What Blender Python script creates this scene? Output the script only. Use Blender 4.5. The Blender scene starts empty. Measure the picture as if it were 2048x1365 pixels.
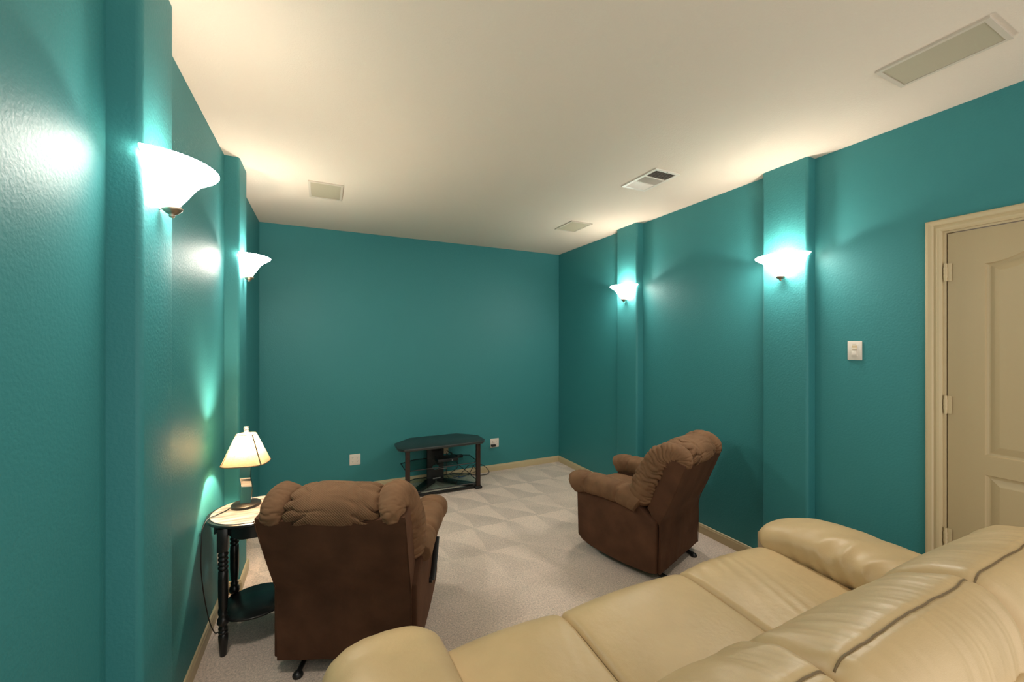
import bpy, bmesh, math, random
from mathutils import Vector, Matrix, noise
from mathutils.bvhtree import BVHTree
random.seed(7)
SC = bpy.context.scene
COL = SC.collection
R_ = math.radians

# ------------------------------------------------------------------ camera, world, exposure
EYE, YAW, FPX = 1.566, 25.27, 801.0
cam_d = bpy.data.cameras.new('camera')
cam_d.sensor_width = 36.0
cam_d.lens = FPX / 2048 * 36.0
cam_d.shift_y = 4.5 / 2048
cam_d.clip_start = 0.02
cam = bpy.data.objects.new('camera', cam_d)
COL.objects.link(cam)
cam.location = (0, 0, EYE)
cam.rotation_euler = (R_(90), 0, R_(-YAW))
SC.camera = cam
world = bpy.data.worlds.new('world')
SC.world = world
world.use_nodes = True
world.node_tree.nodes['Background'].inputs[0].default_value = (1.0, 0.95, 0.88, 1)
world.node_tree.nodes['Background'].inputs[1].default_value = 0.44
SC.view_settings.view_transform = 'Standard'
SC.view_settings.look = 'None'
SC.view_settings.gamma = 1.0
SC.view_settings.use_curve_mapping = False
SC.view_settings.exposure = 1.85
SCONCE_W, SCONCE_GLASS = 1.7, 22.0
LAMP_W = 13.5
WARM = (1.0, 0.88, 0.76)

# ------------------------------------------------------------------ materials
MATS = {}
def mat(name, color, rough=0.5, metal=0.0, bump=None, mottle=None, sheen=0.0, spec=0.5, coat=0.0, emit=None, coords='Object'):
    m = bpy.data.materials.new(name)
    m.use_nodes = True
    nt = m.node_tree
    b = nt.nodes['Principled BSDF']
    b.inputs['Base Color'].default_value = (*color, 1)
    b.inputs['Roughness'].default_value = rough
    b.inputs['Metallic'].default_value = metal
    b.inputs['Specular IOR Level'].default_value = spec
    if sheen:
        b.inputs['Sheen Weight'].default_value = sheen
        b.inputs['Sheen Roughness'].default_value = 0.5
        b.inputs['Sheen Tint'].default_value = (*[min(1, c * 3) for c in color], 1)
    if coat:
        b.inputs['Coat Weight'].default_value = coat
        b.inputs['Coat Roughness'].default_value = 0.12
    if emit:
        b.inputs['Emission Color'].default_value = (*emit[0], 1)
        b.inputs['Emission Strength'].default_value = emit[1]
    tc = nt.nodes.new('ShaderNodeTexCoord')
    if mottle:
        scale, amt = mottle[:2]
        n = nt.nodes.new('ShaderNodeTexNoise'); n.inputs['Scale'].default_value = scale
        n.inputs['Detail'].default_value = 4
        nt.links.new(tc.outputs[coords], n.inputs['Vector'])
        mp = nt.nodes.new('ShaderNodeMapRange')
        mp.inputs['From Min'].default_value = 0.3; mp.inputs['From Max'].default_value = 0.7
        mp.inputs['To Min'].default_value = 1 - amt; mp.inputs['To Max'].default_value = 1 + amt
        nt.links.new(n.outputs['Fac'], mp.inputs['Value'])
        mx = nt.nodes.new('ShaderNodeVectorMath'); mx.operation = 'SCALE'
        mx.inputs[0].default_value = color
        nt.links.new(mp.outputs[0], mx.inputs['Scale'])
        nt.links.new(mx.outputs[0], b.inputs['Base Color'])
    if bump:
        prev = None
        for (scale, strength, dist) in (bump if isinstance(bump, list) else [bump]):
            n = nt.nodes.new('ShaderNodeTexNoise'); n.inputs['Scale'].default_value = scale
            n.inputs['Detail'].default_value = 2
            nt.links.new(tc.outputs[coords], n.inputs['Vector'])
            bp = nt.nodes.new('ShaderNodeBump')
            bp.inputs['Strength'].default_value = strength; bp.inputs['Distance'].default_value = dist
            nt.links.new(n.outputs['Fac'], bp.inputs['Height'])
            if prev: nt.links.new(prev.outputs[0], bp.inputs['Normal'])
            prev = bp
        nt.links.new(prev.outputs[0], b.inputs['Normal'])
    MATS[name] = m
    return m

TEAL = mat('teal_paint', (0.038, 0.226, 0.240), rough=0.54, bump=(95, 0.35, 0.003), spec=0.36)
CEIL = mat('ceiling_paint', (0.75, 0.65, 0.545), rough=0.85, bump=(140, 0.35, 0.003))
TRIM = mat('trim_paint', (0.56, 0.45, 0.27), rough=0.4)
DOORM = mat('door_paint', (0.46, 0.36, 0.205), rough=0.42)
WHITE = mat('white_plastic', (0.75, 0.68, 0.60), rough=0.35)
ALMOND = mat('almond_plastic', (0.62, 0.50, 0.33), rough=0.35)
SLOT = mat('socket_slot', (0.05, 0.045, 0.04), rough=0.6)
GRILLE = mat('speaker_grille', (0.45, 0.40, 0.29), rough=0.8, bump=(900, 0.4, 0.001))
GRFRAME = mat('grille_frame', (0.60, 0.53, 0.44), rough=0.6)
DUCT = mat('duct_dark', (0.06, 0.05, 0.045), rough=0.8)
LEATHER = mat('cream_leather', (0.54, 0.39, 0.205), rough=0.42, bump=[(420, 0.22, 0.0015), (26, 0.25, 0.006)], mottle=(5, 0.07), spec=0.45)
LEATHSEAM_SHADOW = mat('leather_seam_shadow', (0.16, 0.105, 0.045), rough=0.6)  # seam line with its shadow put into a darker leather colour
MICRO = mat('brown_microfibre', (0.172, 0.092, 0.048), rough=0.85, sheen=0.15, bump=[(500, 0.2, 0.001), (30, 0.2, 0.006)], mottle=(9, 0.22), spec=0.2)
MICRO_SHADED = mat('brown_microfibre_shaded', (0.085, 0.038, 0.020), rough=0.85, sheen=0.2, bump=(60, 0.12, 0.004), mottle=(6, 0.25), spec=0.2)  # same microfibre, with the shade on the back put into a darker colour
BLACK = mat('black_metal', (0.008, 0.008, 0.008), rough=0.35)
BLACKP = mat('black_plastic', (0.012, 0.012, 0.012), rough=0.4)
TVTOP = mat('tv_stand_top', (0.022, 0.028, 0.027), rough=0.33, spec=0.6)
TVPOST = mat('tv_stand_post', (0.030, 0.014, 0.010), rough=0.32, mottle=(8, 0.3))
TABLEW = mat('dark_table_wood', (0.010, 0.010, 0.010), rough=0.28)
CHROME = mat('chrome', (0.62, 0.60, 0.57), rough=0.14, metal=1.0)
NICKEL = mat('brushed_nickel', (0.40, 0.32, 0.25), rough=0.35, metal=1.0)
LBASE = mat('lamp_base', (0.02, 0.02, 0.02), rough=0.3, metal=0.3)
CRYST = mat('finial_crystal', (0.75, 0.72, 0.68), rough=0.05, metal=0.6)
BROWNTRIM = mat('shade_trim', (0.16, 0.10, 0.05), rough=0.7)
BLUEC = mat('blue_cable', (0.05, 0.07, 0.25), rough=0.5)
SILVER = mat('silver_plastic', (0.5, 0.5, 0.5), rough=0.3, metal=0.7)

def ribbed_fabric():
    m = mat('brown_ribbed_fabric', (0.176, 0.095, 0.050), rough=0.85, sheen=0.15, mottle=(9, 0.2), spec=0.2)
    nt = m.node_tree; b = nt.nodes['Principled BSDF']
    tc = nt.nodes.new('ShaderNodeTexCoord')
    w = nt.nodes.new('ShaderNodeTexWave'); w.inputs['Scale'].default_value = 55; w.bands_direction = 'DIAGONAL'
    w.inputs['Distortion'].default_value = 1.0
    nt.links.new(tc.outputs['Object'], w.inputs['Vector'])
    bp = nt.nodes.new('ShaderNodeBump'); bp.inputs['Strength'].default_value = 0.5; bp.inputs['Distance'].default_value = 0.003
    nt.links.new(w.outputs['Fac'], bp.inputs['Height']); nt.links.new(bp.outputs[0], b.inputs['Normal'])
    return m
RIBBED = ribbed_fabric()

def carpet_mat():
    m = bpy.data.materials.new('carpet'); m.use_nodes = True
    nt = m.node_tree; b = nt.nodes['Principled BSDF']; L = nt.links
    b.inputs['Roughness'].default_value = 0.95; b.inputs['Specular IOR Level'].default_value = 0.1
    b.inputs['Sheen Weight'].default_value = 0.25
    tc = nt.nodes.new('ShaderNodeTexCoord')
    def math_(op, a, bb=None, c=None):
        n = nt.nodes.new('ShaderNodeMath'); n.operation = op
        for i, v in enumerate((a, bb, c)):
            if v is None: continue
            if isinstance(v, (int, float)): n.inputs[i].default_value = v
            else: L.new(v, n.inputs[i])
        return n.outputs[0]
    sep = nt.nodes.new('ShaderNodeSeparateXYZ'); L.new(tc.outputs['Object'], sep.inputs[0])
    wob = nt.nodes.new('ShaderNodeTexNoise'); wob.inputs['Scale'].default_value = 2.6; wob.inputs['Detail'].default_value = 1
    L.new(tc.outputs['Object'], wob.inputs['Vector'])
    wv = math_('MULTIPLY_ADD', wob.outputs['Fac'], 0.16, -0.08)
    X = math_('ADD', sep.outputs['X'], wv)
    Y = math_('ADD', sep.outputs['Y'], math_('MULTIPLY', wv, 0.7))
    X2 = math_('MULTIPLY_ADD', Y, 0.42, X)                     # strokes of the vacuum run slantwise
    row = math_('DIVIDE', Y, 0.40)
    fy = math_('FRACT', row)
    rid = math_('FLOOR', row)
    fx = math_('FRACT', math_('MULTIPLY_ADD', rid, 0.43, math_('DIVIDE', X2, 0.31)))
    d = math_('SUBTRACT', math_('MULTIPLY', fy, 0.95), math_('ABSOLUTE', math_('MULTIPLY_ADD', fx, 2.0, -1.0)))
    tri = nt.nodes.new('ShaderNodeMapRange'); tri.interpolation_type = 'SMOOTHSTEP'
    L.new(d, tri.inputs['Value']); tri.inputs['From Min'].default_value = -0.06; tri.inputs['From Max'].default_value = 0.06
    msk = nt.nodes.new('ShaderNodeMapRange'); L.new(sep.outputs['Y'], msk.inputs['Value'])
    msk.inputs['From Min'].default_value = 2.2; msk.inputs['From Max'].default_value = 3.1
    big = nt.nodes.new('ShaderNodeTexNoise'); big.inputs['Scale'].default_value = 4.0; big.inputs['Detail'].default_value = 3
    L.new(tc.outputs['Object'], big.inputs['Vector'])
    fine = nt.nodes.new('ShaderNodeTexNoise'); fine.inputs['Scale'].default_value = 150; fine.inputs['Detail'].default_value = 4
    L.new(tc.outputs['Object'], fine.inputs['Vector'])
    nap = math_('MULTIPLY', math_('SUBTRACT', tri.outputs[0], 0.5), msk.outputs[0])
    var = nt.nodes.new('ShaderNodeTexNoise'); var.inputs['Scale'].default_value = 1.9; var.inputs['Detail'].default_value = 2
    L.new(tc.outputs['Object'], var.inputs['Vector'])
    nap = math_('MULTIPLY', nap, math_('MAXIMUM', math_('MULTIPLY_ADD', var.outputs['Fac'], 4.2, -1.2), 0.1))
    v = math_('MULTIPLY_ADD', nap, 0.17, 1.0)
    v = math_('ADD', v, math_('MULTIPLY_ADD', big.outputs['Fac'], 0.34, -0.17))
    v = math_('ADD', v, math_('MULTIPLY_ADD', fine.outputs['Fac'], 1.1, -0.55))
    spk = nt.nodes.new('ShaderNodeTexNoise'); spk.inputs['Scale'].default_value = 85; spk.inputs['Detail'].default_value = 3
    L.new(tc.outputs['Object'], spk.inputs['Vector'])
    v = math_('ADD', v, math_('MULTIPLY_ADD', spk.outputs['Fac'], 0.8, -0.4))
    sc = nt.nodes.new('ShaderNodeVectorMath'); sc.operation = 'SCALE'; sc.inputs[0].default_value = (0.68, 0.55, 0.46)
    L.new(v, sc.inputs['Scale']); L.new(sc.outputs[0], b.inputs['Base Color'])
    bp = nt.nodes.new('ShaderNodeBump'); bp.inputs['Strength'].default_value = 0.8; bp.inputs['Distance'].default_value = 0.006
    L.new(fine.outputs['Fac'], bp.inputs['Height']); L.new(bp.outputs[0], b.inputs['Normal'])
    return m
CARPET = carpet_mat()

def tabletop_mat():
    m = mat('grey_grained_tabletop', (0.30, 0.25, 0.21), rough=0.22)
    nt = m.node_tree; b = nt.nodes['Principled BSDF']
    tc = nt.nodes.new('ShaderNodeTexCoord')
    mp = nt.nodes.new('ShaderNodeMapping'); mp.inputs['Scale'].default_value = (5, 30, 5); mp.inputs['Rotation'].default_value = (0, 0, 0.5)
    n = nt.nodes.new('ShaderNodeTexNoise'); n.inputs['Scale'].default_value = 1.6; n.inputs['Detail'].default_value = 5
    cr = nt.nodes.new('ShaderNodeValToRGB')
    cr.color_ramp.elements[0].position = 0.35; cr.color_ramp.elements[0].color = (0.20, 0.175, 0.155, 1)
    cr.color_ramp.elements[1].position = 0.65; cr.color_ramp.elements[1].color = (0.42, 0.375, 0.335, 1)
    nt.links.new(tc.outputs['Object'], mp.inputs[0]); nt.links.new(mp.outputs[0], n.inputs['Vector'])
    nt.links.new(n.outputs['Fac'], cr.inputs[0]); nt.links.new(cr.outputs[0], b.inputs['Base Color'])
    return m
TABLETOP = tabletop_mat()

def glass_mat():
    m = bpy.data.materials.new('smoked_glass'); m.use_nodes = True
    nt = m.node_tree; nt.nodes.clear()
    o = nt.nodes.new('ShaderNodeOutputMaterial'); mx = nt.nodes.new('ShaderNodeMixShader')
    t = nt.nodes.new('ShaderNodeBsdfTransparent'); t.inputs[0].default_value = (0.80, 0.86, 0.84, 1)
    g = nt.nodes.new('ShaderNodeBsdfGlossy'); g.inputs['Roughness'].default_value = 0.03
    f = nt.nodes.new('ShaderNodeFresnel'); f.inputs[0].default_value = 1.5
    ge = nt.nodes.new('ShaderNodeNewGeometry'); mm = nt.nodes.new('ShaderNodeMath'); mm.operation = 'MULTIPLY'
    iv = nt.nodes.new('ShaderNodeMath'); iv.operation = 'SUBTRACT'; iv.inputs[0].default_value = 1.0
    nt.links.new(ge.outputs['Backfacing'], iv.inputs[1]); nt.links.new(iv.outputs[0], mm.inputs[0]); nt.links.new(f.outputs[0], mm.inputs[1])
    nt.links.new(mm.outputs[0], mx.inputs[0]); nt.links.new(t.outputs[0], mx.inputs[1]); nt.links.new(g.outputs[0], mx.inputs[2])
    nt.links.new(mx.outputs[0], o.inputs[0])
    return m
GLASS = glass_mat()

def shade_fabric():
    m = bpy.data.materials.new('lamp_shade_linen'); m.use_nodes = True
    nt = m.node_tree; nt.nodes.clear(); L = nt.links
    o = nt.nodes.new('ShaderNodeOutputMaterial'); mx = nt.nodes.new('ShaderNodeMixShader')
    t = nt.nodes.new('ShaderNodeBsdfTranslucent'); d = nt.nodes.new('ShaderNodeBsdfDiffuse')
    d.inputs[0].default_value = (0.55, 0.44, 0.28, 1)
    tc = nt.nodes.new('ShaderNodeTexCoord')
    n = nt.nodes.new('ShaderNodeTexNoise'); n.inputs['Scale'].default_value = 160; n.inputs['Detail'].default_value = 3
    cr = nt.nodes.new('ShaderNodeValToRGB')
    cr.color_ramp.elements[0].position = 0.3; cr.color_ramp.elements[0].color = (0.070, 0.048, 0.025, 1)
    cr.color_ramp.elements[1].position = 0.7; cr.color_ramp.elements[1].color = (0.115, 0.092, 0.056, 1)
    L.new(tc.outputs['Object'], n.inputs['Vector']); L.new(n.outputs['Fac'], cr.inputs[0]); L.new(cr.outputs[0], t.inputs[0])
    mx.inputs[0].default_value = 0.5
    L.new(t.outputs[0], mx.inputs[1]); L.new(d.outputs[0], mx.inputs[2]); L.new(mx.outputs[0], o.inputs[0])
    return m
SHADE = shade_fabric()
FROST = mat('frosted_glass_lit', (0.8, 0.76, 0.70), rough=0.35, emit=((1.0, 0.91, 0.80), SCONCE_GLASS))
FROSTIN = mat('frosted_glass_inside', (0.8, 0.76, 0.70), rough=0.5, emit=((1.0, 0.91, 0.80), 1.0))
BULB = mat('bulb_glass_lit', (0.9, 0.9, 0.85), rough=0.3, emit=((1.0, 0.85, 0.66), 2.5))

# ------------------------------------------------------------------ mesh helpers
def obj(name, verts, faces, m, parent=None, smooth=False, loc=None):
    me = bpy.data.meshes.new(name)
    me.from_pydata([tuple(v) for v in verts], [], faces)
    me.materials.append(m)
    bm = bmesh.new(); bm.from_mesh(me)
    bmesh.ops.recalc_face_normals(bm, faces=bm.faces); bm.to_mesh(me); bm.free()
    if smooth:
        me.polygons.foreach_set('use_smooth', [True] * len(me.polygons))
    o = bpy.data.objects.new(name, me); COL.objects.link(o)
    if parent: o.parent = parent
    if loc: o.location = loc
    return o

def merge(parts):
    V, F = [], []
    for v, f in parts:
        n = len(V); V += list(v); F += [tuple(i + n for i in q) for q in f]
    return V, F

def boxvf(x0, x1, y0, y1, z0, z1):
    v = [(x0, y0, z0), (x1, y0, z0), (x1, y1, z0), (x0, y1, z0), (x0, y0, z1), (x1, y0, z1), (x1, y1, z1), (x0, y1, z1)]
    f = [(0, 3, 2, 1), (4, 5, 6, 7), (0, 1, 5, 4), (1, 2, 6, 5), (2, 3, 7, 6), (3, 0, 4, 7)]
    return v, f

def bevel(o, w, seg=2, smooth=True):
    bm = bmesh.new(); bm.from_mesh(o.data)
    es = [e for e in bm.edges if len(e.link_faces) == 2 and e.calc_face_angle(0) > 0.6]
    bmesh.ops.bevel(bm, geom=es, offset=w, segments=seg, affect='EDGES', profile=0.5)
    bm.to_mesh(o.data); bm.free()
    if smooth:
        o.data.polygons.foreach_set('use_smooth', [True] * len(o.data.polygons))
        o.data.set_sharp_from_angle(angle=R_(35))
    return o

def box(name, b, m, parent=None, bev=0.0, seg=2):
    v, f = boxvf(*b)
    o = obj(name, v, f, m, parent)
    if bev: bevel(o, bev, seg)
    return o

def prism(poly, d0, d1, axis):
    """poly of 2-D points extruded from d0 to d1 along axis ('x': poly=(y,z); 'y': (x,z); 'z': (x,y))"""
    n = len(poly)
    def P(p, d):
        return {'x': (d, p[0], p[1]), 'y': (p[0], d, p[1]), 'z': (p[0], p[1], d)}[axis]
    v = [P(p, d0) for p in poly] + [P(p, d1) for p in poly]
    f = [tuple(range(n))[::-1], tuple(range(n, 2 * n))] + [(i, (i + 1) % n, n + (i + 1) % n, n + i) for i in range(n)]
    return v, f

def lathevf(prof, seg=24, c=(0, 0), a0=0, a1=2 * math.pi, sx=1.0, sy=1.0):
    full = abs(a1 - a0 - 2 * math.pi) < 1e-6
    cnt = seg if full else seg + 1
    V, F = [], []
    for k in range(cnt):
        a = a0 + (a1 - a0) * k / seg
        for r, z in prof:
            V.append((c[0] + sx * r * math.cos(a), c[1] + sy * r * math.sin(a), z))
    n = len(prof)
    for k in range(seg):
        k2 = (k + 1) % cnt
        for i in range(n - 1):
            F.append((k * n + i, k2 * n + i, k2 * n + i + 1, k * n + i + 1))
    return V, F

def catmull(pts, n):
    P = [Vector(p) for p in pts]
    out = []
    m = len(P) - 1
    for k in range(n):
        t = k / (n - 1) * m
        i = min(int(t), m - 1); u = t - i
        p0 = P[max(i - 1, 0)]; p1 = P[i]; p2 = P[i + 1]; p3 = P[min(i + 2, m)]
        out.append(0.5 * ((2 * p1) + (-p0 + p2) * u + (2 * p0 - 5 * p1 + 4 * p2 - p3) * u * u + (-p0 + 3 * p1 - 3 * p2 + p3) * u ** 3))
    return out

def tubevf(pts, rad, n=40, seg=10, up=(0, 0, 1), disp=None, ex=2.0, spline=True, cap=True):
    """tube along a path; rad = number or function(t)->(a along side, b along normal); super-ellipse section"""
    P = catmull(pts, n) if spline else [Vector(p) for p in pts]
    n = len(P)
    V, F = [], []
    prev = None
    for i, p in enumerate(P):
        t = (P[min(i + 1, n - 1)] - P[max(i - 1, 0)]).normalized()
        if prev is None:
            s = t.cross(Vector(up))
            if s.length < 1e-4: s = t.cross(Vector((1, 0, 0)))
        else:
            s = prev - t * prev.dot(t)
        s.normalize(); prev = s
        nn = s.cross(t)
        tt = i / (n - 1)
        a, b = (rad(tt) if callable(rad) else (rad, rad))
        for k in range(seg):
            th = 2 * math.pi * k / seg
            c, q = math.cos(th), math.sin(th)
            cc = math.copysign(abs(c) ** (2 / ex), c); qq = math.copysign(abs(q) ** (2 / ex), q)
            w = s * cc * a + nn * qq * b
            if disp:
                w = w * (1 + disp(tt, th, p + w))
            V.append(p + w)
    for i in range(n - 1):
        for k in range(seg):
            k2 = (k + 1) % seg
            F.append((i * seg + k, i * seg + k2, (i + 1) * seg + k2, (i + 1) * seg + k))
    if cap:
        F.append(tuple(range(seg))[::-1]); F.append(tuple((n - 1) * seg + k for k in range(seg)))
    return V, F

def tube(name, pts, rad, m, parent=None, **kw):
    v, f = tubevf(pts, rad, **kw)
    return obj(name, v, f, m, parent, smooth=True)

def pillow(name, prof, d0, d1, m, parent, axis='x', r=0.03, nd=40, npf=72, crown=0.0, disp=None, post=None):
    """closed 2-D profile swept from d0 to d1, its ends rounded off by r and closed with a cap"""
    pts = [Vector((p[0], p[1])) for p in prof]
    # resample closed spline
    k = len(pts); out = []
    for i in range(npf):
        t = i / npf * k; a = int(t); u = t - a
        p0, p1, p2, p3 = pts[(a - 1) % k], pts[a % k], pts[(a + 1) % k], pts[(a + 2) % k]
        out.append(0.5 * ((2 * p1) + (-p0 + p2) * u + (2 * p0 - 5 * p1 + 4 * p2 - p3) * u * u + (-p0 + 3 * p1 - 3 * p2 + p3) * u ** 3))
    area = sum(out[i].x * out[(i + 1) % npf].y - out[(i + 1) % npf].x * out[i].y for i in range(npf))
    sg = 1 if area > 0 else -1
    nor = []
    for i in range(npf):
        t = (out[(i + 1) % npf] - out[i - 1]).normalized()
        nor.append(Vector((t.y, -t.x)) * sg)
    # stations, denser at the rounded ends
    st = []
    ne = 6
    for i in range(ne): a = i / ne * math.pi / 2; st.append((d0 + r * (1 - math.cos(a)), r * (1 - math.sin(a))))
    for i in range(nd + 1): st.append((d0 + r + (d1 - d0 - 2 * r) * i / nd, 0.0))
    for i in range(ne - 1, -1, -1): a = i / ne * math.pi / 2; st.append((d1 - r * (1 - math.cos(a)), r * (1 - math.sin(a))))
    V, F = [], []
    for d, ins in st:
        u = (d - d0) / (d1 - d0)
        cw = crown * (1 - (2 * u - 1) ** 2) if crown else 0
        for i in range(npf):
            s = i / npf
            off = -ins + cw
            if disp and ins < r * 0.9:
                off += disp(u, s, d, out[i]) * (1 - ins / r)
            q = out[i] + nor[i] * off
            p = (d, q.x, q.y) if axis == 'x' else (q.x, d, q.y)
            if post: p = post(p, u, s)
            V.append(p)
    n = len(st)
    for j in range(n - 1):
        for i in range(npf):
            i2 = (i + 1) % npf
            F.append((j * npf + i, j * npf + i2, (j + 1) * npf + i2, (j + 1) * npf + i))
    F.append(tuple(range(npf))); F.append(tuple((n - 1) * npf + i for i in range(npf)))
    return obj(name, V, F, m, parent, smooth=True)

def nz(*p): return noise.noise(Vector(p))
def ridge(*p): return 1 - abs(noise.noise(Vector(p))) * 2

def crease(w, *p):
    return -math.exp(-(noise.noise(Vector(p)) / w) ** 2)

def empty(name, loc=(0, 0, 0), rz=0):
    o = bpy.data.objects.new(name, None); COL.objects.link(o)
    o.location = loc; o.rotation_euler = (0, 0, rz); o.empty_display_size = 0.1
    return o
def tag(o, label, cat, group=None):
    o['label'] = label; o['category'] = cat
    if group: o['group'] = group
    return o
def struct(o, label=None):
    o['kind'] = 'structure'
    if label: o['label'] = label
    return o
def copy_tree(o, parent=None):
    c = o.copy(); COL.objects.link(c); c.parent = parent
    for ch in list(o.children): copy_tree(ch, c)
    return c

# ------------------------------------------------------------------ the room
XL, XR, YB, YF, H = -0.556, 2.83, 4.54, -0.60, 2.74
T = 0.12
struct(box('floor', (XL - T, XR + T, YF - T, YB + T, -0.1, 0.0), CARPET), 'beige grey carpet with vacuum marks')
struct(box('ceiling', (XL - T, XR + T, YF - T, YB + T, H, H + 0.1), CEIL), 'warm off-white textured ceiling')
struct(box('wall_back', (XL - T, XR + T, YB, YB + T, 0, H), TEAL), 'teal end wall behind the television stand')
WL = struct(box('wall_left', (XL - T, XL, YF, YB, 0, H), TEAL), 'glossy teal wall with two pilasters, beside the lamp')
DY0, DY1, DZ = 0.105, 0.905, 2.135       # door opening
v, f = merge([boxvf(XR, XR + T, DY1, YB, 0, H), boxvf(XR, XR + T, YF, DY0, 0, H), boxvf(XR, XR + T, DY0, DY1, DZ, H)])
WR = struct(obj('wall_right', v, f, TEAL), 'teal wall with two pilasters and a door')
PD = 0.08
def pilaster(parent, x0, x1, y0, y1, side):
    v, f = boxvf(x0, x1, y0, y1, 0, H)
    o = obj('pilaster', v, f, TEAL, parent)
    bm = bmesh.new(); bm.from_mesh(o.data)
    fx = x1 if side > 0 else x0
    es = [e for e in bm.edges if abs(e.verts[0].co.z - e.verts[1].co.z) > 1 and abs(e.verts[0].co.x - fx) < 1e-4]
    bmesh.ops.bevel(bm, geom=es, offset=0.018, segments=5, affect='EDGES', profile=0.5)
    bm.to_mesh(o.data); bm.free()
    o.data.polygons.foreach_set('use_smooth', [True] * len(o.data.polygons)); o.data.set_sharp_from_angle(angle=R_(35))
LP = [(1.515, 1.785), (3.02, 3.285)]
RP = [(1.48, 1.77), (2.995, 3.29)]
for a, b in LP: pilaster(WL, XL - 0.01, XL + PD, a, b, 1)
for a, b in RP: pilaster(WR, XR - PD, XR + 0.01, a, b, -1)

# baseboards: a moulded profile carried along the wall and round the pilasters
BPROF = [(0, 0), (0.013, 0), (0.013, 0.058), (0.010, 0.064), (0.0085, 0.073), (0.004, 0.076), (0, 0.076)]
def baseboard(name, path, left):
    """path of xy points; profile sticks out to the left (+1) or right (-1) of travel; mitred corners"""
    P = [Vector(p) for p in path]; n = len(P); k = len(BPROF)
    V, F = [], []
    for i, p in enumerate(P):
        d1 = (P[i] - P[i - 1]).normalized() if i else (P[1] - P[0]).normalized()
        d2 = (P[i + 1] - P[i]).normalized() if i < n - 1 else d1
        n1 = Vector((-d1.y, d1.x)) * left; n2 = Vector((-d2.y, d2.x)) * left
        mvec = n1 + n2; mvec = mvec / (mvec.dot(n1))
        for o_, z in BPROF: V.append((p.x + mvec.x * o_, p.y + mvec.y * o_, z))
    for i in range(n - 1):
        for j in range(k):
            j2 = (j + 1) % k
            F.append((i * k + j, i * k + j2, (i + 1) * k + j2, (i + 1) * k + j))
    F.append(tuple(range(k))); F.append(tuple((n - 1) * k + j for j in range(k)))
    return struct(obj(name, V, F, TRIM), 'cream painted baseboard')
pl = [(XL, YF)]
for a, b in LP: pl += [(XL, a), (XL + PD, a), (XL + PD, b), (XL, b)]
baseboard('baseboard_left', pl + [(XL, YB)], -1)
pr = [(XR, DY1 + 0.065)]
for a, b in RP: pr += [(XR, a), (XR - PD, a), (XR - PD, b), (XR, b)]
baseboard('baseboard_right', pr + [(XR, YB)], 1)
baseboard('baseboard_back', [(XL, YB), (XR, YB)], -1)

# ------------------------------------------------------------------ door, jamb, casing
CW = 0.062
trim = struct(bpy.data.objects.new('trim_1', None), 'cream moulded casing round the door'); COL.objects.link(trim)
CPROF = [(0, 0), (0, 0.011), (0.010, 0.015), (0.018, 0.0165), (0.030, 0.012), (0.036, 0.0185), (0.050, 0.0205), (0.058, 0.019), (CW, 0.012), (CW, 0)]
def casing(path):
    V, F = [], []
    k = len(CPROF); P = [Vector(p) for p in path]; n = len(P)
    for i, p in enumerate(P):
        d1 = (P[i] - P[i - 1]).normalized() if i else (P[1] - P[0]).normalized()
        d2 = (P[i + 1] - P[i]).normalized() if i < n - 1 else d1
        n1 = Vector((-d1.y, d1.x)); n2 = Vector((-d2.y, d2.x)); mv = n1 + n2; mv = mv / mv.dot(n1)
        for o_, h in CPROF: V.append((XR - h, p.x + mv.x * o_, p.y + mv.y * o_))
    for i in range(n - 1):
        for j in range(k):
            F.append((i * k + j, i * k + (j + 1) % k, (i + 1) * k + (j + 1) % k, (i + 1) * k + j))
    F.append(tuple(range(k))); F.append(tuple((n - 1) * k + j for j in range(k)))
    return V, F
v, f = casing([(DY0 + 0.006, 0), (DY0 + 0.006, DZ - 0.006), (DY1 - 0.006, DZ - 0.006), (DY1 - 0.006, 0)])
obj('casing', v, f, TRIM, trim)
JT = 0.016
v, f = merge([boxvf(XR, XR + T, DY1 - JT, DY1, 0, DZ), boxvf(XR, XR + T, DY0, DY0 + JT, 0, DZ), boxvf(XR, XR + T, DY0 + JT, DY1 - JT, DZ - JT, DZ)])
obj('jamb', v, f, TRIM, trim)
v, f = merge([boxvf(XR + 0.05, XR + 0.062, DY1 - JT - 0.012, DY1 - JT, 0, DZ - JT), boxvf(XR + 0.05, XR + 0.062, DY0 + JT, DY0 + JT + 0.012, 0, DZ - JT)])
obj('door_stop', v, f, TRIM, trim)

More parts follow.
